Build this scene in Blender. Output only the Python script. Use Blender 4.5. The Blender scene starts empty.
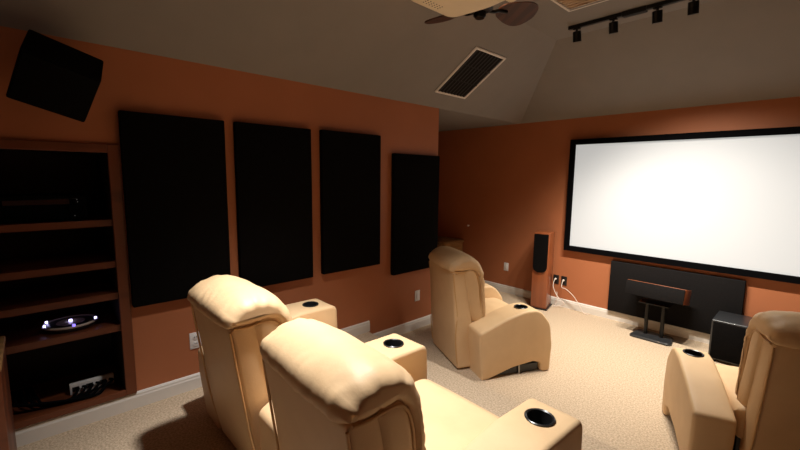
import bpy, bmesh, math, random
from mathutils import Vector, Matrix, noise
from mathutils.geometry import tessellate_polygon
PI = math.pi
R = math.radians
sc = bpy.context.scene
COL = sc.collection

# ------------------------------------------------------------------ room dims
CEIL_LOW, CEIL_HIGH = 2.44, 3.08
FRONT_Y, BACK_Y = 5.05, -1.3
RIGHT_X = 4.75
FLAT_X0, FLAT_X1, FLAT_Y1 = 0.985, 3.75, 4.0
STEP_Y, STEP_Z = 2.364, 0.153
WALL_END_Y = 3.35
ALC_X = -2.3

# ------------------------------------------------------------------ materials
def mat(name, rgb, rough=0.6, metal=0.0, spec=0.5, emit=None, estr=0.0, coat=0.0):
    m = bpy.data.materials.new(name)
    m.use_nodes = True
    b = m.node_tree.nodes['Principled BSDF']
    b.inputs['Base Color'].default_value = (*rgb, 1)
    b.inputs['Roughness'].default_value = rough
    b.inputs['Metallic'].default_value = metal
    b.inputs['Specular IOR Level'].default_value = spec
    b.inputs['Coat Weight'].default_value = coat
    if emit:
        b.inputs['Emission Color'].default_value = (*emit, 1)
        b.inputs['Emission Strength'].default_value = estr
    return m

def vary(m, c1, c2, scale=8.0, detail=4.0, stretch=(1, 1, 1), bump=0.0, bscale=None, bdist=0.002, wave=False):
    """noise mix between two colours of the surface itself, plus a bump"""
    nt = m.node_tree
    b = nt.nodes['Principled BSDF']
    tc = nt.nodes.new('ShaderNodeTexCoord')
    mp = nt.nodes.new('ShaderNodeMapping')
    mp.inputs['Scale'].default_value = stretch
    nt.links.new(tc.outputs['Object'], mp.inputs['Vector'])
    if wave:
        n = nt.nodes.new('ShaderNodeTexWave')
        n.inputs['Scale'].default_value = scale
        n.inputs['Distortion'].default_value = 5.0
        n.inputs['Detail'].default_value = detail
        n.inputs['Detail Scale'].default_value = 1.5
    else:
        n = nt.nodes.new('ShaderNodeTexNoise')
        n.inputs['Scale'].default_value = scale
        n.inputs['Detail'].default_value = detail
    nt.links.new(mp.outputs['Vector'], n.inputs['Vector'])
    r = nt.nodes.new('ShaderNodeValToRGB')
    r.color_ramp.elements[0].position = 0.35
    r.color_ramp.elements[1].position = 0.65
    r.color_ramp.elements[0].color = (*c1, 1)
    r.color_ramp.elements[1].color = (*c2, 1)
    nt.links.new(n.outputs[0 if wave else 'Fac'], r.inputs['Fac'])
    nt.links.new(r.outputs['Color'], b.inputs['Base Color'])
    if bump:
        n2 = nt.nodes.new('ShaderNodeTexNoise')
        n2.inputs['Scale'].default_value = bscale or scale
        n2.inputs['Detail'].default_value = 5.0
        nt.links.new(tc.outputs['Object'], n2.inputs['Vector'])
        bp = nt.nodes.new('ShaderNodeBump')
        bp.inputs['Strength'].default_value = bump
        bp.inputs['Distance'].default_value = bdist
        nt.links.new(n2.outputs['Fac'], bp.inputs['Height'])
        nt.links.new(bp.outputs['Normal'], b.inputs['Normal'])
    return m

M = {}
M['wall'] = vary(mat('terracotta paint', (.41, .145, .062), .55, spec=.3), (.40, .142, .06), (.42, .148, .064), 3, bump=.12, bscale=160)
M['ceil'] = vary(mat('taupe ceiling paint', (.2, .165, .135), .8, spec=.2), (.24, .218, .2), (.25, .227, .208), 4, bump=.15, bscale=140)
M['carpet'] = vary(mat('beige carpet', (.5, .37, .25), .95, spec=.05), (.43, .325, .22), (.66, .52, .37), 85, 5, bump=.9, bscale=170, bdist=.008)
M['white_trim'] = mat('white trim paint', (.72, .68, .62), .4)
M['leather'] = vary(mat('cream leather', (.72, .50, .28), .52, spec=.35), (.69, .475, .265), (.74, .52, .295), 5, bump=.25, bscale=90, bdist=.002)
M['piping'] = mat('cream leather piping', (.6, .36, .15), .45)
M['black_plastic'] = mat('black plastic', (.012, .012, .013), .3)
M['black_cloth'] = vary(mat('black acoustic cloth', (.005, .0045, .0045), .95, spec=.03), (.0045, .004, .004), (.006, .0055, .0055), 60, bump=.3, bscale=400)
M['charcoal_cloth'] = vary(mat('charcoal acoustic cloth', (.011, .010, .010), .95, spec=.04), (.010, .009, .009), (.013, .012, .012), 60, bump=.3, bscale=400)
M['black_frame'] = mat('black velvet frame', (.002, .002, .0025), .9, spec=.05)
M['screen'] = mat('lit white screen cloth', (.36, .36, .36), .85, spec=.05, emit=(.97, 1, .985), estr=.43)  # emission stands in for the projector's light falling on the cloth
M['cherry'] = vary(mat('cherry veneer', (.27, .075, .025), .3, coat=.3), (.28, .078, .026), (.25, .068, .023), 3.0, 3, (1, 1, .25), wave=True)
M['dark_wood'] = vary(mat('dark stained wood', (.16, .05, .02), .45), (.15, .04, .013), (.095, .024, .008), 2.5, 3, (.5, .3, 1), wave=True)
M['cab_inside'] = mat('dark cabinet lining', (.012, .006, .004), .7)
M['pine'] = vary(mat('tan wood', (.34, .19, .07), .5), (.36, .2, .075), (.28, .15, .055), 4, 3, (1, .3, 1), wave=True)
M['fan_blade'] = vary(mat('walnut fan blade', (.06, .018, .007), .6), (.07, .021, .008), (.045, .014, .006), 4, 3, (1, .3, 1), wave=True)
M['black_metal'] = mat('black metal', (.01, .01, .01), .35, metal=.6)
M['satin_black'] = mat('satin black lacquer', (.02, .021, .023), .35, coat=.3)
M['cream_plastic'] = mat('cream projector plastic', (.80, .69, .53), .45)
M['white_plastic'] = mat('white plastic', (.78, .75, .72), .35)
M['slot'] = mat('dark slot', (.02, .018, .016), .6)
M['grille_dark'] = mat('dark duct', (.012, .010, .008), .8)
M['grille_slat'] = mat('bronze slat', (.014, .011, .008), .6)
M['vent_frame'] = mat('pale vent frame', (.75, .7, .63), .45)
M['panel_cream'] = mat('cream louvre', (.9, .76, .62), .5)
M['silver'] = mat('pale silver plastic', (.62, .55, .48), .3)
M['led_blue'] = mat('blue led', (.1, .08, .5), .4, emit=(.22, .16, 1), estr=2.2)
M['led_white'] = mat('cold white led', (.8, .8, 1), .4, emit=(.55, .5, 1), estr=4)
M['led_dim'] = mat('dim status light', (.3, .3, .3), .4, emit=(.6, .6, .62), estr=.12)
M['led_red'] = mat('red standby light', (.3, .02, .02), .4, emit=(1, .05, .05), estr=.25)
M['ivory_cable'] = mat('white cable', (.75, .66, .58), .5)
M['lens'] = mat('projector lens glass', (.01, .01, .015), .05, coat=1)
M['silver_grey'] = mat('grey steel', (.35, .33, .3), .4, metal=.7)

# ------------------------------------------------------------------ helpers
def obj(name, bm, m, parent=None, smooth=None, loc=None):
    bmesh.ops.recalc_face_normals(bm, faces=bm.faces[:])
    if bm.calc_volume(signed=True) < 0:
        bmesh.ops.reverse_faces(bm, faces=bm.faces[:])
    me = bpy.data.meshes.new(name)
    bm.to_mesh(me)
    bm.free()
    for x in (m if isinstance(m, (list, tuple)) else [m]):
        me.materials.append(x)
    if smooth is not None:
        for p in me.polygons:
            p.use_smooth = True
        try:
            me.set_sharp_from_angle(angle=R(smooth))
        except Exception:
            pass
    o = bpy.data.objects.new(name, me)
    COL.objects.link(o)
    if parent:
        o.parent = parent
    if loc:
        o.location = loc
    return o

def tag(o, label, cat, group=None):
    o['label'] = label
    o['category'] = cat
    if group:
        o['group'] = group
    return o

def thing(name, label, cat, loc=(0, 0, 0), rotz=0, group=None):
    o = bpy.data.objects.new(name, None)
    COL.objects.link(o)
    o.location = loc
    o.rotation_euler = (0, 0, rotz)
    o.empty_display_size = .1
    return tag(o, label, cat, group)

def struct(name, bm, m, smooth=None):
    o = obj(name, bm, m, None, smooth)
    o['kind'] = 'structure'
    return o

def copy_tree(o, parent=None):
    c = o.copy()
    COL.objects.link(c)
    if parent:
        c.parent = parent
    for ch in list(o.children):
        copy_tree(ch, c)
    return c

def box(lo, hi, bev=0.0, seg=2, bm=None):
    b = bmesh.new()
    bmesh.ops.create_cube(b, size=1)
    for v in b.verts:
        v.co = Vector([(lo[i] + hi[i]) / 2 + v.co[i] * (hi[i] - lo[i]) for i in range(3)])
    if bev:
        bmesh.ops.bevel(b, geom=b.edges[:], offset=bev, segments=seg, profile=.5, affect='EDGES')
    return merge(bm, b)

def merge(bm, b):
    if bm is None:
        return b
    me = bpy.data.meshes.new('tmp')
    b.to_mesh(me)
    b.free()
    bm.from_mesh(me)
    bpy.data.meshes.remove(me)
    return bm

def cyl(p, q, r, r2=None, n=20, bm=None, bev=0.0):
    p, q = Vector(p), Vector(q)
    b = bmesh.new()
    d = q - p
    bmesh.ops.create_cone(b, cap_ends=True, segments=n, radius1=r, radius2=r if r2 is None else r2, depth=d.length)
    if bev:
        es = [e for e in b.edges if len(e.link_faces) == 2 and any(len(f.verts) > 4 for f in e.link_faces)]
        bmesh.ops.bevel(b, geom=es, offset=bev, segments=2, profile=.5, affect='EDGES')
    rot = d.to_track_quat('Z', 'Y').to_matrix().to_4x4()
    bmesh.ops.transform(b, matrix=Matrix.Translation((p + q) / 2) @ rot, verts=b.verts)
    return merge(bm, b)

def tube(pts, r, n=8, bm=None):
    pts = [Vector(p) for p in pts]
    b = bmesh.new()
    rings = []
    up = Vector((0, 0, 1))
    for i, p in enumerate(pts):
        t = (pts[min(i + 1, len(pts) - 1)] - pts[max(i - 1, 0)]).normalized()
        s = t.cross(up)
        if s.length < 1e-3:
            s = t.cross(Vector((1, 0, 0)))
        s.normalize()
        u = s.cross(t)
        rings.append([b.verts.new(p + (s * math.cos(2 * PI * k / n) + u * math.sin(2 * PI * k / n)) * r) for k in range(n)])
    for a, c in zip(rings, rings[1:]):
        for k in range(n):
            b.faces.new((a[k], a[(k + 1) % n], c[(k + 1) % n], c[k]))
    b.faces.new(rings[0])
    b.faces.new(rings[-1])
    return merge(bm, b)

def smooth_path(pts, n=6):
    pts = [Vector(p) for p in pts]
    out = []
    for i in range(len(pts) - 1):
        p0, p1, p2, p3 = pts[max(i - 1, 0)], pts[i], pts[i + 1], pts[min(i + 2, len(pts) - 1)]
        for k in range(n):
            t = k / n
            out.append(.5 * ((2 * p1) + (p2 - p0) * t + (2 * p0 - 5 * p1 + 4 * p2 - p3) * t * t + (3 * p1 - p0 - 3 * p2 + p3) * t ** 3))
    out.append(pts[-1])
    return out

def lathe(prof, n=28, loc=(0, 0, 0), bm=None):
    b = bmesh.new()
    rings = [[b.verts.new((loc[0] + r * math.cos(2 * PI * k / n), loc[1] + r * math.sin(2 * PI * k / n), loc[2] + z)) for k in range(n)] for r, z in prof]
    for a, c in zip(rings, rings[1:]):
        for k in range(n):
            b.faces.new((a[k], a[(k + 1) % n], c[(k + 1) % n], c[k]))
    b.faces.new(rings[0])
    b.faces.new(rings[-1])
    return merge(bm, b)

def rpoly(pts, n=5):
    """2D polygon whose corners (a, b, radius) are filleted"""
    out = []
    N = len(pts)
    for i in range(N):
        a = Vector(pts[i - 1][:2]); p = Vector(pts[i][:2]); c = Vector(pts[(i + 1) % N][:2])
        r = pts[i][2] if len(pts[i]) > 2 else 0
        if r <= 0:
            out.append(p)
            continue
        d1, d2 = (a - p), (c - p)
        ang = d1.angle(d2)
        t = min(r / math.tan(ang / 2), d1.length * .49, d2.length * .49)
        p1, p2 = p + d1.normalized() * t, p + d2.normalized() * t
        for k in range(n + 1):
            s = k / n
            out.append(p1.lerp(p, s).lerp(p.lerp(p2, s), s))
    return out

def closed_spline(pts, n=6):
    pts = [Vector(p) for p in pts]
    N = len(pts)
    out = []
    for i in range(N):
        p0, p1, p2, p3 = pts[i - 1], pts[i], pts[(i + 1) % N], pts[(i + 2) % N]
        for k in range(n):
            t = k / n
            out.append(.5 * ((2 * p1) + (p2 - p0) * t + (2 * p0 - 5 * p1 + 4 * p2 - p3) * t * t + (3 * p1 - p0 - 3 * p2 + p3) * t ** 3))
    return out

def resample(pts, step):
    out = []
    N = len(pts)
    for i in range(N):
        a, b = pts[i], pts[(i + 1) % N]
        k = max(1, int((b - a).length / step))
        for j in range(k):
            out.append(a.lerp(b, j / k))
    return out

def loft(prof, x0, x1, r, nx=8, nr=4, deform=None, step=.03, ngon=False, rx=None):
    """side profile (y, z) swept across x with softly rounded ends"""
    prof = [Vector(p) for p in prof]
    prof = [p for i, p in enumerate(prof) if (p - prof[i - 1]).length > 1e-5]
    prof = resample(prof, step)
    N = len(prof)
    area = sum(prof[i - 1].x * prof[i].y - prof[i].x * prof[i - 1].y for i in range(N))
    sg = 1 if area > 0 else -1
    nrm = []
    for i in range(N):
        t = prof[(i + 1) % N] - prof[i - 1]
        nrm.append(Vector((t.y, -t.x)).normalized() * sg)
    rx = rx or r
    st = [(x0 + rx * (1 - math.cos(a)), r * (1 - math.sin(a))) for a in [PI / 2 * k / nr for k in range(nr + 1)]]
    mid = [(x0 + rx + (x1 - x0 - 2 * rx) * k / nx, 0) for k in range(1, nx)]
    st = st + mid + [(x1 - (x - x0), o) for x, o in reversed(st)]
    b = bmesh.new()
    rings = []
    for x, o in st:
        u = 2 * (x - x0) / (x1 - x0) - 1
        ring = []
        flat = []
        for i, p in enumerate(prof):
            q = p - nrm[i] * o
            flat.append(Vector((q.x, q.y, 0)))
            c = Vector((x, q.x, q.y))
            if deform:
                c = deform(c, u, i / N, Vector((0, nrm[i].x, nrm[i].y)))
            ring.append(b.verts.new(c))
        rings.append(ring)
        if len(rings) == 1:
            tris = tessellate_polygon([flat])
    for a, c in zip(rings, rings[1:]):
        for k in range(N):
            b.faces.new((a[k], a[(k + 1) % N], c[(k + 1) % N], c[k]))
    if ngon:
        fs = [b.faces.new(rings[0]), b.faces.new(rings[-1])]
        bmesh.ops.triangulate(b, faces=fs, ngon_method='EAR_CLIP')
        return b
    for ring in (rings[0], rings[-1]):
        for t in tris:
            try:
                b.faces.new([ring[k] for k in t])
            except ValueError:
                pass
    return b

def cut(o, cutter_bm):
    """boolean difference, applied"""
    bmesh.ops.recalc_face_normals(cutter_bm, faces=cutter_bm.faces[:])
    me = bpy.data.meshes.new('cutter')
    cutter_bm.to_mesh(me)
    cutter_bm.free()
    c = bpy.data.objects.new('cutter', me)
    COL.objects.link(c)
    c.matrix_world = Matrix.Identity(4)
    par, o.parent = o.parent, None
    md = o.modifiers.new('b', 'BOOLEAN')
    md.operation = 'DIFFERENCE'
    md.solver = 'EXACT'
    md.object = c
    md.use_self = True
    dg = bpy.context.evaluated_depsgraph_get()
    nm = bpy.data.meshes.new_from_object(o.evaluated_get(dg))
    o.modifiers.clear()
    o.data = nm
    o.parent = par
    bpy.data.objects.remove(c)
    for p in nm.polygons:
        p.use_smooth = True
    nm.set_sharp_from_angle(angle=R(40))

def quad(pts, bm=None):
    bm = bm or bmesh.new()
    bm.faces.new([bm.verts.new(p) for p in pts])
    return bm

# ------------------------------------------------------------------ shell
struct('floor', box((ALC_X, STEP_Y - .02, -.1), (RIGHT_X, FRONT_Y, 0)), M['carpet'])
b = bmesh.new()
prof = rpoly([(BACK_Y, -.1), (BACK_Y, STEP_Z), (STEP_Y, STEP_Z, .015), (STEP_Y, -.1)], 3)
ra = [b.verts.new((0, p.x, p.y)) for p in prof]
rb = [b.verts.new((RIGHT_X, p.x, p.y)) for p in prof]
for k in range(len(prof)):
    b.faces.new((ra[k], ra[(k + 1) % len(prof)], rb[(k + 1) % len(prof)], rb[k]))
b.faces.new(ra); b.faces.new(rb)
struct('floor_platform', b, M['carpet'])

# left wall with an opening for the built-in shelves
CAB_Y0, CAB_Y1, CAB_Z0, CAB_Z1 = -.60, .375, .25, 1.845
ys = [BACK_Y, CAB_Y0, CAB_Y1, WALL_END_Y]
zs = [0, CAB_Z0, CAB_Z1, CEIL_LOW]
b = bmesh.new()
def cell_box(y0, y1, z0, z1):
    box((-.14, y0, z0), (0, y1, z1), bm=b)
vs = {}
def gv(x, y, z):
    k = (x, y, z)
    if k not in vs:
        vs[k] = b.verts.new(k)
    return vs[k]
for i in range(3):
    for j in range(3):
        if i == 1 and j == 1:
            continue
        for x in (0, -.14):
            b.faces.new([gv(x, ys[i], zs[j]), gv(x, ys[i + 1], zs[j]), gv(x, ys[i + 1], zs[j + 1]), gv(x, ys[i], zs[j + 1])])
for e in [e for e in b.edges if len(e.link_faces) == 1 and e.verts[0].co.x == 0 and e.verts[1].co.x == 0]:
    p, q = e.verts
    b.faces.new([p, q, gv(-.14, q.co.y, q.co.z), gv(-.14, p.co.y, p.co.z)])
struct('wall_left', b, M['wall'])
struct('wall_front', box((ALC_X, FRONT_Y, 0), (RIGHT_X, FRONT_Y + .12, CEIL_LOW)), M['wall'])
struct('wall_right', box((RIGHT_X, BACK_Y, 0), (RIGHT_X + .12, FRONT_Y, CEIL_LOW)), M['wall'])
struct('wall_back', box((0, BACK_Y - .12, 0), (RIGHT_X, BACK_Y, CEIL_HIGH + .1)), M['wall'])
struct('wall_alcove', box((ALC_X - .12, WALL_END_Y - .14, 0), (ALC_X, FRONT_Y, CEIL_LOW)), M['wall'])
struct('wall_alcove_side', box((ALC_X, WALL_END_Y - .14, 0), (-.14, WALL_END_Y, CEIL_LOW)), M['wall'])

# coffered ceiling: four slopes, a flat centre, and the flat alcove soffit (real thickness upwards)
b = bmesh.new()
kR = RIGHT_X
o_ = [(0, BACK_Y, CEIL_LOW), (kR, BACK_Y, CEIL_LOW), (kR, FRONT_Y, CEIL_LOW), (0, FRONT_Y, CEIL_LOW)]
i_ = [(FLAT_X0, BACK_Y, CEIL_HIGH), (FLAT_X1, BACK_Y, CEIL_HIGH), (FLAT_X1, FLAT_Y1, CEIL_HIGH), (FLAT_X0, FLAT_Y1, CEIL_HIGH)]
ov = [b.verts.new(p) for p in o_]
iv = [b.verts.new(p) for p in i_]
b.faces.new(iv)
for k in (1, 2, 3):
    b.faces.new((ov[k], ov[(k + 1) % 4], iv[(k + 1) % 4], iv[k]))
wl = b.verts.new((ALC_X, WALL_END_Y - .14, CEIL_LOW))
wf = b.verts.new((ALC_X, FRONT_Y, CEIL_LOW))
we = b.verts.new((0, WALL_END_Y - .14, CEIL_LOW))
b.faces.new((wl, we, ov[3], wf))
ret = bmesh.ops.extrude_face_region(b, geom=b.faces[:])
bmesh.ops.translate(b, vec=(0, 0, .12), verts=[v for v in ret['geom'] if isinstance(v, bmesh.types.BMVert)])
struct('ceiling', b, M['ceil'])

# baseboards: moulded profile (out, up)
BB = [(0, 0), (.016, 0), (.016, .075), (.012, .085), (.012, .095), (.006, .105), (0, .108)]
def baseboard(name, p, q, out):
    """run from p to q, profile grows along out"""
    bm = bmesh.new()
    r0 = [bm.verts.new(Vector(p) + Vector(out) * a + Vector((0, 0, h))) for a, h in BB]
    r1 = [bm.verts.new(Vector(q) + Vector(out) * a + Vector((0, 0, h))) for a, h in BB]
    n = len(BB)
    for k in range(n):
        bm.faces.new((r0[k], r0[(k + 1) % n], r1[(k + 1) % n], r1[k]))
    bm.faces.new(r0); bm.faces.new(r1)
    return struct(name, bm, M['white_trim'])
baseboard('baseboard_left', (0, BACK_Y, STEP_Z), (0, STEP_Y + .01, STEP_Z), (1, 0, 0))
baseboard('baseboard_left_lower', (0, STEP_Y + .0, 0), (0, WALL_END_Y, 0), (1, 0, 0))
baseboard('baseboard_front', (ALC_X, FRONT_Y, 0), (RIGHT_X, FRONT_Y, 0), (0, -1, 0))
baseboard('baseboard_right', (RIGHT_X, STEP_Y, 0), (RIGHT_X, FRONT_Y, 0), (-1, 0, 0))

# ------------------------------------------------------------------ acoustic panels
PG = 'black acoustic panels on the left wall'
for y0, y1, z0, z1, lab in [
        (.420, 1.033, .842, 2.07, 'tall black acoustic panel on left wall next to the built-in shelves'),
        (1.106, 1.724, .823, 2.072, 'second tall black acoustic panel from the built-in shelves, on left wall'),
        (1.825, 2.475, .828, 2.078, 'third tall black acoustic panel from the built-in shelves, next to the lower panel'),
        (2.652, 3.325, .682, 1.921, 'lower hung black acoustic panel at the far corner end of left wall')]:
    o = obj('acoustic_panel', box((.001, y0, z0), (.052, y1, z1), .008, 2), M['black_cloth'], smooth=40)
    tag(o, lab, 'acoustic panel', PG)
o = obj('acoustic_panel', box((1.322, FRONT_Y - .05, .115), (2.546, FRONT_Y - .001, .724), .01, 2), M['charcoal_cloth'], smooth=40)
tag(o, 'wide low charcoal acoustic panel on the front wall below the projection screen', 'acoustic panel')

# ------------------------------------------------------------------ projection screen
SX0, SX1, SZ0, SZ1 = .812, 3.08, .838, 2.109
t = thing('projection_screen', 'large white projection screen in black frame on the front wall', 'screen', (SX0, FRONT_Y, SZ0))
w, h, fw = SX1 - SX0, SZ1 - SZ0, .065
bm = bmesh.new()
def framed(bm, lo, hi, wd, y0, y1):
    X = [lo[0] - wd, lo[0], hi[0], hi[0] + wd]
    Z = [lo[1] - wd, lo[1], hi[1], hi[1] + wd]
    V = {}
    def g(i, j, y):
        if (i, j, y) not in V:
            V[i, j, y] = bm.verts.new((X[i], y, Z[j]))
        return V[i, j, y]
    for i in range(3):
        for j in range(3):
            if i == 1 and j == 1:
                continue
            for y in (y0, y1):
                bm.faces.new((g(i, j, y), g(i + 1, j, y), g(i + 1, j + 1, y), g(i, j + 1, y)))
    for e in [e for e in bm.edges if len(e.link_faces) == 1 and abs(e.verts[0].co.y - y0) < 1e-6 and abs(e.verts[1].co.y - y0) < 1e-6]:
        a, c = e.verts
        ka = [k for k, v in V.items() if v is a][0]
        kc = [k for k, v in V.items() if v is c][0]
        bm.faces.new((a, c, g(kc[0], kc[1], y1), g(ka[0], ka[1], y1)))
    return bm
framed(bm, (0, 0), (w, h), fw, -.06, -.002)
obj('frame', bm, M['black_frame'], t)
obj('screen_surface', box((-.002, -.035, -.002), (w + .002, -.02, h + .002)), M['screen'], t)

# ------------------------------------------------------------------ tower speaker (toed in)
t = thing('tower_speaker', 'cherry wood floorstanding speaker left of the projection screen', 'speaker', (.555, 4.84, 0), R(13))
obj('base', box((-.115, -.15, 0), (.115, .15, .018), .004), M['black_plastic'], t)
obj('body', box((-.098, -.135, .018), (.098, .135, 1.0), .006), M['cherry'], t, 40)
g = [(-.09, .985, .012), (.085, .985, .012), (.085, .49, .085), (-.09, .49, .085)]
gp = rpoly(g, 8)
bm = bmesh.new()
ra = [bm.verts.new((p.x, -.137, p.y)) for p in gp]
rb = [bm.verts.new((p.x, -.152, p.y)) for p in gp]
for k in range(len(gp)):
    bm.faces.new((ra[k], ra[(k + 1) % len(gp)], rb[(k + 1) % len(gp)], rb[k]))
bm.faces.new(ra); bm.faces.new(rb)
obj('grille', bm, M['black_cloth'], t)

# ------------------------------------------------------------------ centre speaker on its stand
t = thing('speaker_stand', 'black twin post stand on carpet carrying the centre speaker', 'speaker stand', (1.87, 4.77, 0))
bm = bmesh.new()
gp = rpoly([(-.2, -.13, .05), (.2, -.13, .05), (.17, .13, .05), (-.17, .13, .05)], 4)
prev = None
for z, s in ((0, 1), (.016, 1), (.026, .95)):
    ring = [bm.verts.new((p.x * s, p.y * s, z)) for p in gp]
    if prev:
        for k in range(len(gp)):
            bm.faces.new((prev[k], prev[(k + 1) % len(gp)], ring[(k + 1) % len(gp)], ring[k]))
    else:
        bm.faces.new(ring)
    prev = ring
bm.faces.new(prev)
obj('base', bm, M['satin_black'], t, 30)
for s in (-1, 1):
    obj('post', cyl((s * .075, .02, .02), (s * .075, .02, .385), .019), M['black_metal'], t, 40)
obj('top_plate', box((-.14, -.09, .383), (.14, .1, .393)), M['black_metal'], t)
t = thing('centre_speaker', 'long cherry and black centre speaker lying on the twin post stand', 'speaker', (1.87, 4.77, .394), R(-3))
t.rotation_euler = (R(-13), 0, R(-3))
t.location.z = .432
obj('cabinet', box((-.27, -.10, 0), (.27, .12, .155), .006), M['cherry'], t, 40)
obj('grille', box((-.27, -.118, .0), (.268, -.101, .151), .004), M['charcoal_cloth'], t, 40)

# subwoofer
t = thing('subwoofer', 'black cube subwoofer on carpet near the low acoustic panel', 'subwoofer', (2.575, 4.76, 0))
obj('cabinet', box((-.2, -.18, .02), (.2, .2, .40), .012, 3), M['satin_black'], t, 40)
obj('grille', box((-.185, -.192, .035), (.185, -.179, .385), .006), M['black_cloth'], t, 40)
for sx in (-1, 1):
    for sy in (-1, 1):
        obj('foot', cyl((sx * .16, sy * .15, 0), (sx * .16, sy * .15, .022), .02, n=12), M['black_plastic'], t, 40)

# ------------------------------------------------------------------ electric plates
def plate(name, label, cat, loc, rotz, plastic, n=1, kind='outlet', group=None):
    """wall plate facing local -y"""
    t = thing(name, label, cat, loc, rotz, group)
    obj('cover', box((-.038, -.007, -.06), (.038, 0, .06), .003), plastic, t, 40)
    if kind == 'switch':
        obj('rocker', box((-.017, -.012, -.033), (.017, -.006, .033), .002), plastic, t, 40)
    else:
        for s in (-1, 1):
            f = obj('socket', lathe([(.0005, -.0025), (.017, -.0025), (.017, .0025), (.0005, .0035)], 20), plastic, t, 40)
            f.rotation_euler = (R(90), 0, 0)
            f.location = (0, -.008, s * .024)
            sl = bmesh.new()
            for dx in (-.006, .006):
                box((dx - .0015, -.004, .003 - .003), (dx + .0015, .004, .003 + .004), bm=sl)
            q = obj('slots', sl, M['slot'], f)
            q.rotation_euler = (R(-90), 0, 0)
            q.location = (0, 0, .003)
    return t
plate('wall_outlet', 'white double wall outlet on terracotta wall between shelves and rear recliner', 'outlet', (.0005, .782, .510), R(90), M['white_plastic'])
plate('wall_outlet', 'small white wall plate below the lower acoustic panel', 'outlet', (.0005, 3.055, .380), R(90), M['white_plastic'], kind='switch')
plate('wall_outlet', 'white wall plate on the front wall left of the tower speaker', 'outlet', (-.115, FRONT_Y - .0005, .388), 0, M['white_plastic'], kind='switch')
def blackplate(x, lab):
    t = thing('speaker_terminal_plate', lab, 'wall plate', (x, FRONT_Y - .0005, .353), 0, 'black wall plates by the tower speaker')
    obj('cover', box((-.038, -.007, -.06), (.038, 0, .06), .003), M['black_plastic'], t, 40)
    obj('plug', cyl((-.004, -.006, .006), (-.004, -.035, .002), .013, .010, 14), M['ivory_cable'], t, 40)['label'] = 'white plug'
    return t
blackplate(.648, 'black wall plate with white plug nearest the tower speaker')
blackplate(.755, 'black wall plate with white plug on the screen side of its twin')
F = FRONT_Y
bm = tube(smooth_path([(.644, F - .036, .353), (.645, F - .07, .31), (.66, F - .09, .25), (.72, F - .1, .16), (.80, F - .09, .09), (.80, F - .06, .05), (.72, F - .09, .02), (.66, F - .12, .012), (.69, F - .10, .012), (.70, F - .06, .09), (.69, F - .05, .2)]), .0045)
tag(obj('cable', bm, M['ivory_cable'], smooth=60), 'looping white cable hanging from black wall plate nearest the tower speaker', 'cable')
bm = tube(smooth_path([(.751, F - .036, .352), (.76, F - .07, .28), (.83, F - .09, .27), (.93, F - .09, .2), (1.0, F - .08, .1), (1.05, F - .07, .02), (1.12, F - .08, .006)]), .0045)
tag(obj('cable', bm, M['ivory_cable'], smooth=60), 'white cable running from the second black wall plate down to the baseboard', 'cable')
o = obj('coat_hook', lathe([(.0005, 0), (.012, 0), (.010, .012), (.016, .022), (.014, .032), (.0005, .035)], 16), M['white_plastic'], smooth=50, loc=(-.82, FRONT_Y - .0005, .931))
o.rotation_euler = (R(90), 0, 0)
tag(o, 'tiny white wall hook on the dark front wall above the alcove chest', 'hook')
# chest in the alcove
t = thing('storage_chest', 'low tan wooden chest in the dark alcove behind the front left recliner', 'chest', (-1.15, 4.78, 0))
obj('body', box((-.36, -.2, 0), (.26, .22, .66), .006), M['pine'], t, 40)
obj('lid', box((-.375, -.215, .661), (.275, .23, .70), .008), M['pine'], t, 40)

# ------------------------------------------------------------------ built-in media shelves
t = thing('media_shelves', 'dark stained built-in media shelves set into the left wall', 'shelves', (0, 0, 0))
D0 = -.5
y0, y1, z0, z1 = CAB_Y0 + .003, CAB_Y1 - .003, CAB_Z0 + .003, CAB_Z1 - .003
for ya, yb in ((y0, y0 + .02), (y1 - .02, y1)):
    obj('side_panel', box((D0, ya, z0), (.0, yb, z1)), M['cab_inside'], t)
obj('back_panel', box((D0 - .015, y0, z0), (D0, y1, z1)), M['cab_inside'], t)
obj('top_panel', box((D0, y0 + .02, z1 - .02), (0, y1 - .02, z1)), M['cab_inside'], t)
obj('bottom_panel', box((D0, y0 + .02, z0), (0, y1 - .02, z0 + .03)), M['dark_wood'], t)
for z in (1.41, 1.148, .945, .735):
    obj('shelf', box((D0 + .01, y0 + .02, z - .04), (-.002, y1 - .02, z)), M['dark_wood'], t)
for ya, yb in ((CAB_Y0 - .03, CAB_Y0 + .025), (.353, .412)):
    obj('stile', box((.0005, ya, .262), (.022, yb, 1.865), .003), M['dark_wood'], t)
obj('top_rail', box((.0005, CAB_Y0 + .025, 1.815), (.022, .353, 1.865), .003), M['dark_wood'], t)
obj('bottom_rail', box((.0005, CAB_Y0 + .025, .262), (.022, .353, .30), .003), M['dark_wood'], t)

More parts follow.
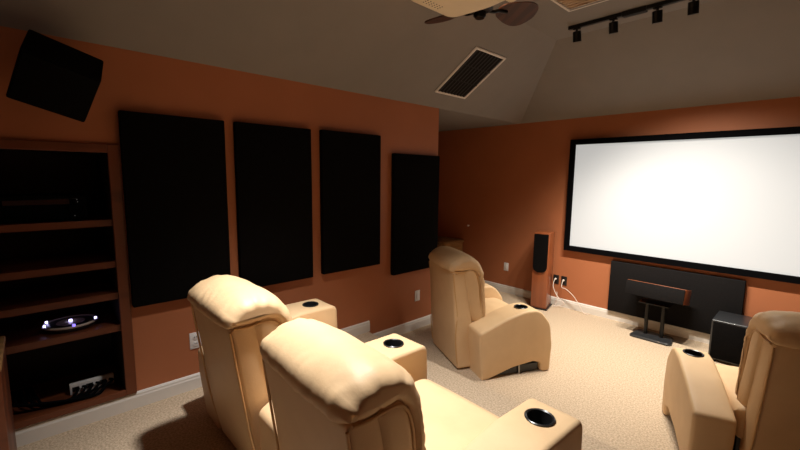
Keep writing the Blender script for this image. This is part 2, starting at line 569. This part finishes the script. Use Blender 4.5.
def gear(name, label, cat, y_c, w_, z, h_, d_, front_x):
    t = thing(name, label, cat, (front_x, y_c, z))
    obj('case', box((-d_, -w_ / 2, .012), (0, w_ / 2, h_), .004), M['black_frame'], t, 40)
    for sx in (-.04, -d_ + .04):
        for sy in (-1, 1):
            obj('foot', cyl((sx, sy * (w_ / 2 - .05), 0), (sx, sy * (w_ / 2 - .05), .013), .018, n=12), M['black_plastic'], t)
    return t
t = gear('av_receiver', 'black receiver with small white lights in the top bay of the shelves', 'receiver', .02, .44, 1.4105, .15, .36, -.05)
obj('display', box((0, -.14, .1), (.002, .14, .128)), M['lens'], t)
k = obj('volume_knob', cyl((.001, .16, .07), (.02, .16, .07), .028, bev=.003), M['black_frame'], t, 40)
for y, z in ((.175, .126), (.178, .112), (.16, .03)):
    obj('status_light', box((0, y - .002, z - .002), (.003, y + .002, z + .002)), M['led_dim'], t)['label'] = 'tiny white light'
obj('trim_line', box((0, .0, .131), (.002, .17, .132)), M['slot'], t)
t = gear('disc_changer', 'black component with red standby light left of the receiver in the top bay', 'component', -.36, .26, 1.4105, .1, .34, -.05)
obj('status_light', cyl((.0005, .09, .04), (.004, .09, .04), .006, n=12), M['led_red'], t)['label'] = 'red standby light'
# disc player with lit oval tray in the fourth bay
t = thing('disc_player', 'oval silver disc player with blue lights on the fourth shelf', 'disc player', (-.165, .12, .7355))
def ell(ra_, rb_, z, n=40, zr=0.0):
    return [(rb_ * math.cos(2 * PI * k / n), ra_ * math.sin(2 * PI * k / n), z) for k in range(n)]
def ell_loft(secs, bm=None):
    bm = bm or bmesh.new()
    prev = None
    first = None
    for s in secs:
        ring = [bm.verts.new(p) for p in ell(*s)]
        if prev:
            for k in range(len(ring)):
                bm.faces.new((prev[k], prev[(k + 1) % len(ring)], ring[(k + 1) % len(ring)], ring[k]))
        else:
            first = ring
        prev = ring
    bm.faces.new(first); bm.faces.new(prev)
    return bm
obj('body', ell_loft([(.125, .115, 0), (.135, .125, .012), (.135, .125, .022), (.12, .11, .03)]), M['black_plastic'], t, 40)
bm = bmesh.new()
n = 48
secs = [(.136, .124, .024), (.138, .126, .030), (.130, .118, .036), (.124, .112, .031)]
rings = [[bm.verts.new(p) for p in ell(a, c, z, n)] for a, c, z in secs]
for i in range(4):
    for k in range(n):
        bm.faces.new((rings[i][k], rings[i][(k + 1) % n], rings[(i + 1) % 4][(k + 1) % n], rings[(i + 1) % 4][k]))
obj('rim', bm, M['silver'], t, 50)
obj('disc', ell_loft([(.07, .065, .031), (.07, .065, .034)]), M['silver'], t, 40)
obj('spindle', cyl((0, 0, .033), (0, 0, .046), .009), M['led_white'], t, 40)['label'] = 'lit spindle'
for a, m_ in ((-76, 'led_white'), (-118, 'led_white'), (4, 'led_blue'), (72, 'led_white')):
    y_, x_ = .127 * math.sin(R(a)), .115 * math.cos(R(a))
    obj('indicator_light', cyl((x_, y_, .03), (x_, y_, .045), .0065 if m_ == 'led_white' else .008, n=12), M[m_], t, 40)
# power plate and cables in the bottom bay
t = thing('power_strip', 'white power outlet panel lying in the bottom bay of the shelves', 'power strip', (-.17, .2, CAB_Z0 + .0335))
obj('housing', box((-.03, -.115, 0), (0, .115, .07), .004), M['white_plastic'], t, 40)
for k in range(3):
    obj('socket', box((0, -.085 + .07 * k - .018, .02), (.003, -.085 + .07 * k + .018, .05), .001), M['slot'], t)
bm = bmesh.new()
random.seed(4)
for k in range(6):
    y = .115 + .035 * k
    zz = CAB_Z0 + .034
    tube(smooth_path([(-.157, y, zz + .045), (-.12, y + .01, zz + .05), (-.10, y - .03, zz + .012 + .004 * k), (-.1 + .01 * k, y - .12, zz + .012), (-.13, -.05 - .03 * k, zz + .015 + .01 * k), (-.35, -.1 - .02 * k, zz + .05)]), .008, 8, bm)
o = obj('power_cables', bm, M['black_frame'], smooth=60)
tag(o, 'black power cables draped over the white outlet panel in the bottom bay', 'cables')
o['kind'] = 'stuff'

# ------------------------------------------------------------------ wall speaker high on the left
t = thing('wall_speaker', 'black wall speaker tilted on its bracket high above the built-in shelves', 'speaker', (.22, .145, 2.18))
bm = box((-.12, -.155, -.14), (.12, .155, .14), .01)
c = obj('cabinet', bm, M['black_cloth'], t, 40)
g = obj('grille', box((.118, -.145, -.13), (.132, .145, .13), .005), M['black_cloth'], t, 40)
for q in (c, g):
    q.rotation_euler = (R(-22), R(36), R(-12))
obj('bracket', cyl((-.2195, -.02, .02), (-.08, 0, .02), .022), M['black_metal'], t, 40)
obj('bracket_plate', box((-.2198, -.06, -.04), (-.212, .02, .08)), M['black_metal'], t)

# console at the left foreground
t = thing('console_cabinet', 'dark wooden console with tan top at the left foreground edge', 'console', (.36, -.50, STEP_Z))
obj('body', box((-.22, -.34, .0), (.22, .34, .665), .004), M['dark_wood'], t, 40)
obj('top', box((-.225, -.345, .666), (.225, .345, .695), .006), M['pine'], t, 40)

# ------------------------------------------------------------------ recliners
def make_recliner(label, loc, rotz, group, seat_w=.65, arm_w=.26, L=.87, arm_h=.60, arms=(-1, 1), arm_x=None, front_pad=.0, back_w=.58, ys=1.0, hs=1.0, seed=1, square=False, cup=.68, ay=0, by=.03, dx=0):
    t = thing('recliner', label, 'recliner', loc, rotz, group)
    Lt = M['leather']
    sx = (seat_w + arm_w) / 2 if arm_x is None else arm_x
    H = arm_h
    ap = rpoly([(.03, 0), (0, .28, .1), (-.005, H - .155, .05), (.06 * L, H - .135, .05), (.35 * L, H - .05, .3), (.60 * L, H, .25), (.80 * L, H + .003, .14), (.96 * L, H - .13, .16), (1.0 * L, H - .33, .2),
                (.985 * L, 0, .03), (.86 * L, 0, .03), (.845 * L, .085, .04), (.74 * L, .105, .06), (.45 * L, .075, .2), (.12 * L, 0)], 6)
    if square:
        ap = rpoly([(.03, 0), (0, .28, .1), (-.005, H - .155, .05), (.06 * L, H - .125, .05), (.35 * L, H - .04, .3), (.66 * L, H, .3), (.985 * L, H - .004, .055), (1.0 * L, H - .33, .2),
                    (.985 * L, 0, .03), (.86 * L, 0, .03), (.845 * L, .085, .04), (.74 * L, .105, .06), (.45 * L, .075, .2), (.12 * L, 0)], 6)
    ap = [Vector((p.x + ay, p.y)) for p in ap]
    cy = cup * L + ay
    for s in arms:
        def dfa(c, u, f, n_):
            k = noise.noise(Vector((c.x * 4 + seed, c.y * 5 + s * 3, c.z * 5))) * .004
            return c + n_ * k * (1 - u * u)
        bm = loft(ap, s * sx - arm_w / 2 + .002, s * sx + arm_w / 2 - .002, .02, 5, 4, dfa, .025, ngon=True)
        a = obj('armrest', bm, Lt, t, 50)
        # top height at the cup
        zt = H + .0015
        cut(a, cyl((s * sx, cy, zt - .075), (s * sx, cy, zt + .05), .051, n=32))
        cup = lathe([(.0505, -.06), (.0505, -.004), (.058, -.002), (.059, .003), (.055, .0055), (.049, .002), (.046, -.06), (.0005, -.062)], 32)
        for v in cup.verts:
            v.co += Vector((s * sx, cy, zt))
        obj('cup_holder', cup, M['black_plastic'], a, 50)
    # side skirts/base between the arms
    hw = seat_w / 2 - .003
    base = rpoly([(.10, .03, .01), (.10, .30, .02), (L - .12, .30, .02), (L - .10, .03, .01)], 3)
    obj('base', loft(base, -hw + .02, hw - .02, .01, 2, 2), M['black_plastic'], t, 40)
    xo = sx + arm_w / 2 - .035
    xl = xo if -1 in arms else hw
    obj('arch_shade_fill', box((-xl, .16 * L + ay, .012), (xo, .83 * L + ay, .075)), M['black_plastic'], t)  # black box added under the arms so the arch opening reads as shaded
    # mechanism bar seen through the arch
    obj('support_bar', cyl((xo + .012, .56 * L + ay, .004), (xo + .012, .55 * L + ay, .1), .008), M['silver_grey'], t, 40)
    # seat cushion
    sp = rpoly([(.08, .27, .03), (.08, .455, .04), (.30, .44, .3), (.60 * L, .455, .3), (.88 * L, .455, .1), (1.0 * L + front_pad, .38, .1), (1.0 * L + front_pad, .24, .06), (.90 * L, .20, .03)], 6)
    def dfs(c, u, f, n_):
        k = .012 * (1 - u ** 4) * max(0, n_.z) + noise.noise(Vector((c.x * 5 + seed * 7, c.y * 4, c.z * 4))) * .006
        return c + n_ * k
    obj('seat_cushion', loft(sp, -hw, hw, .05, 12, 5, dfs, .03), Lt, t, 60)
    fr = rpoly([(.93 * L, .06, .015), (.93 * L, .22, .03), (1.0 * L + front_pad, .25, .03), (1.0 * L + front_pad, .07, .03)], 4)
    obj('footrest_panel', loft(fr, -hw + .005, hw - .005, .02, 6, 3), Lt, t, 50)
    # back shell
    bw = back_w / 2
    def B_(y, z):
        return (y * ys, z * hs)
    def BP(lst):
        return [(*B_(p[0], p[1]), *(p[2:])) for p in lst]
    shell = rpoly(BP([(by, .015, .02), (min(by, 0) - .025, .30, .1), (-.105, .905, .03), (-.02, .925, .05), (.03, .90, .05), (.08, .60, .2), (.16, .015, .03)]), 5)
    def dfb(c, u, f, n_):
        k = noise.noise(Vector((c.x * 3 + seed * 3, c.y * 3, c.z * 3))) * .006
        return c + n_ * k
    def taper(c, u, f, n_):
        c = dfb(c, u, f, n_)
        c.x *= 1.0 + .04 * (1 - min(1, c.z / .9))
        return c
    sh = obj('back_panel', loft(shell, -bw, bw, .02, 8, 3, taper, .03), Lt, t, 50)
    # piping along the rear edges of the shell
    for s in (-1, 1):
        pts = [(s * (bw - .004) * (1 + .04 * (1 - min(1, z / .9))), (y - .002) * ys, z * hs) for y, z in [(by, .06), (min(by, 0) - .025, .30), (-.052, .5), (-.078, .70), (-.100, .88)]]
        obj('piping', tube(smooth_path(pts, 5), .0055, 8), M['piping'], sh, 60)
    # back cushion
    cush = closed_spline([B_(*p) for p in [(-.01, .84), (-.02, .90), (.03, .945), (.10, .935), (.15, .88), (.18, .78), (.20, .66), (.235, .54), (.25, .46), (.22, .41), (.11, .42), (.04, .55), (.015, .70)]], 4)
    def dfc(c, u, f, n_):
        e = abs(u) ** 6
        k = .02 * (1 - u ** 2) * max(0, n_.y) + noise.noise(Vector((c.x * 6 + seed, c.y * 6, c.z * 6))) * .008
        return c + n_ * k
    bc = obj('back_cushion', loft(cush, -bw - .012, bw + .012, .055, 14, 7, dfc, .025, rx=.07), Lt, t, 70)
    bc.location.x = sh.location.x = dx
    # head roll wrapped over the top
    roll = closed_spline([B_(*p) for p in [(-.113, .903), (-.124, .93), (-.108, .972), (-.055, 1.008), (.01, 1.028), (.08, 1.02), (.15, .982), (.197, .915), (.222, .82), (.232, .72), (.245, .60), (.25, .50), (.225, .45), (.185, .46), (.175, .55), (.165, .66), (.155, .76), (.145, .82), (.126, .868), (.085, .90), (.03, .90), (-.02, .895), (-.07, .897)]], 4)
    rb_ = bw + .016
    def dfr(c, u, f, n_):
        ed = max(0., (abs(u) - .45) / .55)
        nz = noise.noise(Vector((c.x * 7 + seed * 5, c.y * 7, c.z * 7)))
        ang = math.atan2(c.z - .9 * hs, c.y - .05 * ys)
        k = .012 * (1 - u ** 2) + nz * .004
        k += .0035 * math.sin(ang * 11 + 4 * nz + seed) * ed ** 1.5
        k += .0018 * math.sin(ang * 29 + 4 * nz + seed * 2) * ed ** 2
        if c.y < -.06:
            k += .0022 * math.sin(c.x * 120 + 9 * nz + seed)
        if c.y > .1 * ys:
            k += .0035 * math.sin(c.z * 62 + 5 * nz + seed) * ed ** 2
        k += .0015 * noise.noise(Vector((c.x * 26, c.y * 12 + seed, c.z * 12)))
        c = c + n_ * k
        # corners droop a little
        c.z -= .008 * max(0, abs(u) - .6) ** 1.2 / .33
        return c
    obj('headrest', loft(roll, -rb_, rb_, .042, 30, 9, dfr, .012, rx=.075), Lt, t, 80)
    hr = t.children[-1] if t.children[-1].name.startswith('headrest') else [c for c in t.children if c.name.startswith('headrest')][0]
    hr.location.x = dx
    for s in (-1, 1):
        pts = [(s * (rb_ - .010), y * ys, z * hs) for y, z in [(.182, .50), (.172, .60), (.162, .70), (.150, .80), (.124, .868), (.085, .898), (.03, .90), (-.03, .893), (-.09, .897)]]
        obj('seam', tube(smooth_path(pts, 5), .006, 8), M['piping'], hr, 60)
    return t

GR = 'cream leather recliners'
Z0 = STEP_Z
make_recliner('rear row cream leather recliner nearer the left wall, with two armrests', (.94, .70, Z0), 0, GR, seat_w=.645, arm_w=.265, L=.90, seed=1, square=True, cup=.82, hs=.955, dx=.012)
make_recliner('rear row cream leather recliner nearest the camera, with a right armrest only', (1.84, .70, Z0), R(-2), GR, seat_w=.615, arm_x=.43, arm_w=.232, L=.88, arms=(1,), seed=2, square=True, cup=.82, hs=.945, ys=.95, back_w=.595, dx=.005)
make_recliner('front left cream leather recliner standing alone on the lower floor', (.68, 2.79, 0), R(-26), GR, seat_w=.525, arm_w=.25, L=.71, arm_h=.565, seed=3, back_w=.57, ys=.95, hs=.99, ay=.06, by=-.04, cup=.64)
make_recliner('front right cream leather recliner cut off by the right edge of the photo', (3.075, 2.80, 0), R(23), GR, seat_w=.61, arm_w=.205, L=.75, arm_h=.55, seed=4, back_w=.57, ay=.03, dx=.03)

# ------------------------------------------------------------------ ceiling vent on the left slope
kx = (CEIL_HIGH - CEIL_LOW) / FLAT_X0
ang = math.atan(kx)
t = thing('ceiling_vent', 'dark louvred air vent with pale frame on the sloped ceiling', 'vent', (.43, 3.32, CEIL_LOW + .43 * kx - .001))
t.rotation_euler = (0, -ang, 0)
VW, VH = .28, .225
bm = bmesh.new()
def framed_z(bm, X, Y, z0, z1):
    V = {}
    def g(i, j, z):
        if (i, j, z) not in V:
            V[i, j, z] = bm.verts.new((X[i], Y[j], z))
        return V[i, j, z]
    for i in range(3):
        for j in range(3):
            if i == 1 and j == 1:
                continue
            for z in (z0, z1):
                bm.faces.new((g(i, j, z), g(i + 1, j, z), g(i + 1, j + 1, z), g(i, j + 1, z)))
    inv = {v: k for k, v in V.items()}
    for e in [e for e in bm.edges if len(e.link_faces) == 1 and e.verts[0].co.z == e.verts[1].co.z == z0]:
        a, c = e.verts
        ka, kc = inv[a], inv[c]
        bm.faces.new((a, c, g(kc[0], kc[1], z1), g(ka[0], ka[1], z1)))
    return bm
framed_z(bm, [-VW - .02, -VW, VW, VW + .02], [-VH - .02, -VH, VH, VH + .02], -.012, 0)
obj('frame', bm, M['vent_frame'], t)
obj('duct', box((-VW, -VH, -.002), (VW, VH, 0)), M['grille_dark'], t)
for k in range(9):
    yy = -VH + (k + .5) * 2 * VH / 9
    s = obj('louvre', box((-VW, -.016, -.0015), (VW, .016, .0015)), M['grille_slat'], t)
    s.location = (0, yy, -.007)
    s.rotation_euler = (R(18), 0, 0)
for xx in (-.1, .09):
    obj('crossbar', box((xx - .004, -VH, -.011), (xx + .004, VH, -.003)), M['grille_slat'], t)

# cream louvred ceiling register by the track
t = thing('ceiling_register', 'cream louvred ceiling panel beside the track light at top edge', 'ceiling panel', (1.60, 3.13, CEIL_HIGH))
bm = bmesh.new()
framed_z(bm, [-.21, -.19, .19, .21], [-.21, -.19, .22, .235], -.02, -.0005)
obj('frame', bm, M['vent_frame'], t)
obj('backing', box((-.19, -.19, -.004), (.19, .22, -.0008)), M['panel_cream'], t)
for k in range(9):
    s = obj('louvre', box((-.19, -.018, -.001), (.19, .018, .001)), M['panel_cream'], t)
    s.location = (0, -.17 + k * .046, -.012)
    s.rotation_euler = (R(25), 0, 0)

# ------------------------------------------------------------------ track light
TY = 3.74
t = thing('track_light', 'black ceiling track light with cylinder heads facing the screen', 'track light', (1.26, TY, CEIL_HIGH))
obj('rail', box((-.035, -.018, -.03), (2.3, .018, -.0005), .003), M['black_metal'], t)
obj('power_feed', box((.42, -.028, -.042), (.60, .028, -.0005), .006), M['black_metal'], t)
HX = [1.30, 1.61, 1.935, 2.17, 2.75, 3.1, 3.4]
for x in HX:
    lx = x - 1.26
    hd = obj('lamp_head', cyl((lx, .0, -.058), (lx, .02, -.145), .036, n=24, bev=.004), M['black_metal'], t, 40)
    obj('stem', cyl((lx, 0, -.025), (lx, .0, -.075), .01, n=12), M['black_metal'], hd, 40)
    obj('adapter', box((lx - .03, -.016, -.042), (lx + .03, .016, -.03), .002), M['black_metal'], hd)

# ------------------------------------------------------------------ projector
t = thing('projector', 'cream video projector hanging upside down from the ceiling', 'projector', (1.77, 1.50, 2.50))
gp = rpoly([(-.205, -.18, .05), (.215, -.18, .05), (.215, .165, .05), (.02, .19, .3), (-.205, .165, .06)], 6)
bm = bmesh.new()
prev = None
for z, s in ((0, .86), (.006, .93), (.02, .98), (.04, 1.0), (.09, 1.0), (.115, .97)):
    ring = [bm.verts.new((p.x * s, p.y * s, z)) for p in gp]
    if prev:
        for k in range(len(gp)):
            bm.faces.new((prev[k], prev[(k + 1) % len(gp)], ring[(k + 1) % len(gp)], ring[k]))
    else:
        bm.faces.new(ring)
    prev = ring
bm.faces.new(prev)
pb = obj('body', bm, M['cream_plastic'], t, 40)
bm = bmesh.new()
for i in range(6):
    for j in range(3):
        cyl((-.15 + j * .014, -.10 + i * .02, -.0006), (-.15 + j * .014, -.10 + i * .02, .001), .0035, n=10, bm=bm)
obj('vent_holes', bm, M['slot'], pb)
obj('lens_ring', cyl((.13, .15, .05), (.13, .215, .05), .042, n=28, bev=.006), M['cream_plastic'], t, 40)
obj('lens', cyl((.13, .21, .05), (.13, .218, .05), .030, n=24), M['lens'], t, 40)
obj('mount_plate', box((-.09, -.09, .112), (.09, .09, .12)), M['cream_plastic'], t)
obj('mount_pole', cyl((0, 0, .118), (0, 0, CEIL_HIGH - 2.5 - .0005), .02), M['cream_plastic'], t, 40)
obj('ceiling_plate', cyl((0, 0, CEIL_HIGH - 2.5 - .02), (0, 0, CEIL_HIGH - 2.5 - .0005), .06), M['cream_plastic'], t, 40)

# ------------------------------------------------------------------ ceiling fan
FZ = 2.82
fx, fy = 1.315, 2.25
t = thing('ceiling_fan', 'brown three blade ceiling fan behind the cream projector', 'ceiling fan', (fx, fy, FZ))
obj('motor', lathe([(.0005, -.05), (.05, -.05), (.085, -.03), (.09, .03), (.07, .06), (.0005, .065)], 28), M['black_metal'], t, 40)
obj('rod', cyl((0, 0, .06), (0, 0, CEIL_HIGH - FZ - .04), .016), M['black_metal'], t, 40)
obj('canopy', lathe([(.02, CEIL_HIGH - FZ - .07), (.06, CEIL_HIGH - FZ - .03), (.065, CEIL_HIGH - FZ - .0005), (.0005, CEIL_HIGH - FZ - .0005)], 24), M['black_metal'], t, 40)
obj('switch_cup', lathe([(.0005, -.085), (.03, -.085), (.042, -.07), (.042, -.05), (.0005, -.045)], 24), M['black_metal'], t, 40)
for k, a in enumerate((180, 72, -58)):
    out = closed_spline([(.16, -.045), (.24, -.095), (.34, -.122), (.41, -.10), (.445, -.03), (.445, .03), (.41, .10), (.34, .122), (.24, .095), (.16, .045)], 5)
    bm = bmesh.new()
    ra = [bm.verts.new((p.x, p.y, -.004)) for p in out]
    rb = [bm.verts.new((p.x, p.y, .004)) for p in out]
    for i in range(len(out)):
        bm.faces.new((ra[i], ra[(i + 1) % len(out)], rb[(i + 1) % len(out)], rb[i]))
    bm.faces.new(ra); bm.faces.new(rb)
    bl = obj('blade', bm, M['fan_blade'], t)
    bl.rotation_euler = (R(-16), 0, R(a))
    bl.rotation_mode = 'XYZ'
    ir = obj('blade_bracket', tube(smooth_path([(.06, 0, -.03), (.11, 0, -.028), (.15, 0, -.012), (.22, 0, -.008)], 4), .012, 8), M['black_metal'], bl, 50)

# ------------------------------------------------------------------ lights
def spot(name, loc, target, power, size=90, blend=1.0, r=.05, col=(1, .9, .78)):
    l = bpy.data.lights.new(name, 'SPOT')
    l.energy = power
    l.spot_size = R(size)
    l.spot_blend = blend
    l.shadow_soft_size = r
    l.color = col
    o = bpy.data.objects.new(name, l)
    COL.objects.link(o)
    o.location = loc
    d = Vector(target) - Vector(loc)
    o.rotation_euler = d.to_track_quat('-Z', 'Y').to_euler()
    return o
WARM = (1, .925, .82)
for k, x in enumerate(HX[:4]):
    spot('track_lamp', (x, TY + .03, CEIL_HIGH - .16), (x + (.4, .15, .05, .15)[k], TY + .72, 0), 180, (78, 96, 112, 112)[k], 1.0, .03, WARM)
spot('ceiling_downlight', (1.36, 1.12, CEIL_HIGH - .02), (1.6, 1.05, 0), 520, 90, 1.0, .09, (1, .965, .93))
l = bpy.data.lights.new('ceiling_glow_fill', 'POINT')  # unseen point light added to warm the ceiling around the fan
l.energy = 3
l.color = (1, .55, .3)
l.shadow_soft_size = .03
o = bpy.data.objects.new('ceiling_glow_fill', l)
COL.objects.link(o)
o.location = (fx + .09, fy - .02, FZ + .1)

# ------------------------------------------------------------------ world, camera, colour
w_ = bpy.data.worlds.new('World')
sc.world = w_
w_.use_nodes = True
w_.node_tree.nodes['Background'].inputs[0].default_value = (0, 0, 0, 1)
w_.node_tree.nodes['Background'].inputs[1].default_value = 0

cam = bpy.data.cameras.new('Camera')
co = bpy.data.objects.new('Camera', cam)
COL.objects.link(co)
yaw, pitch, roll, f = -.8189, .1233, .0119, 394.29
fwd = Vector((math.sin(yaw) * math.cos(pitch), math.cos(yaw) * math.cos(pitch), -math.sin(pitch)))
rt = fwd.cross(Vector((0, 0, 1))).normalized()
up = rt.cross(fwd)
r2 = rt * math.cos(roll) + up * math.sin(roll)
u2 = -rt * math.sin(roll) + up * math.cos(roll)
mw = Matrix((r2, u2, -fwd)).transposed().to_4x4()
mw.translation = Vector((2.9754, 0, 1.6965))
co.matrix_world = mw
cam.sensor_width = 36
cam.lens = f / 800 * 36
cam.clip_start = .02
sc.camera = co

sc.view_settings.view_transform = 'Standard'
sc.view_settings.look = 'None'
sc.view_settings.exposure = 0.0
sc.view_settings.gamma = 1
sc.cycles.use_denoising = True
sc.cycles.max_bounces = 8
sc.cycles.diffuse_bounces = 5
sc.cycles.sample_clamp_indirect = 4
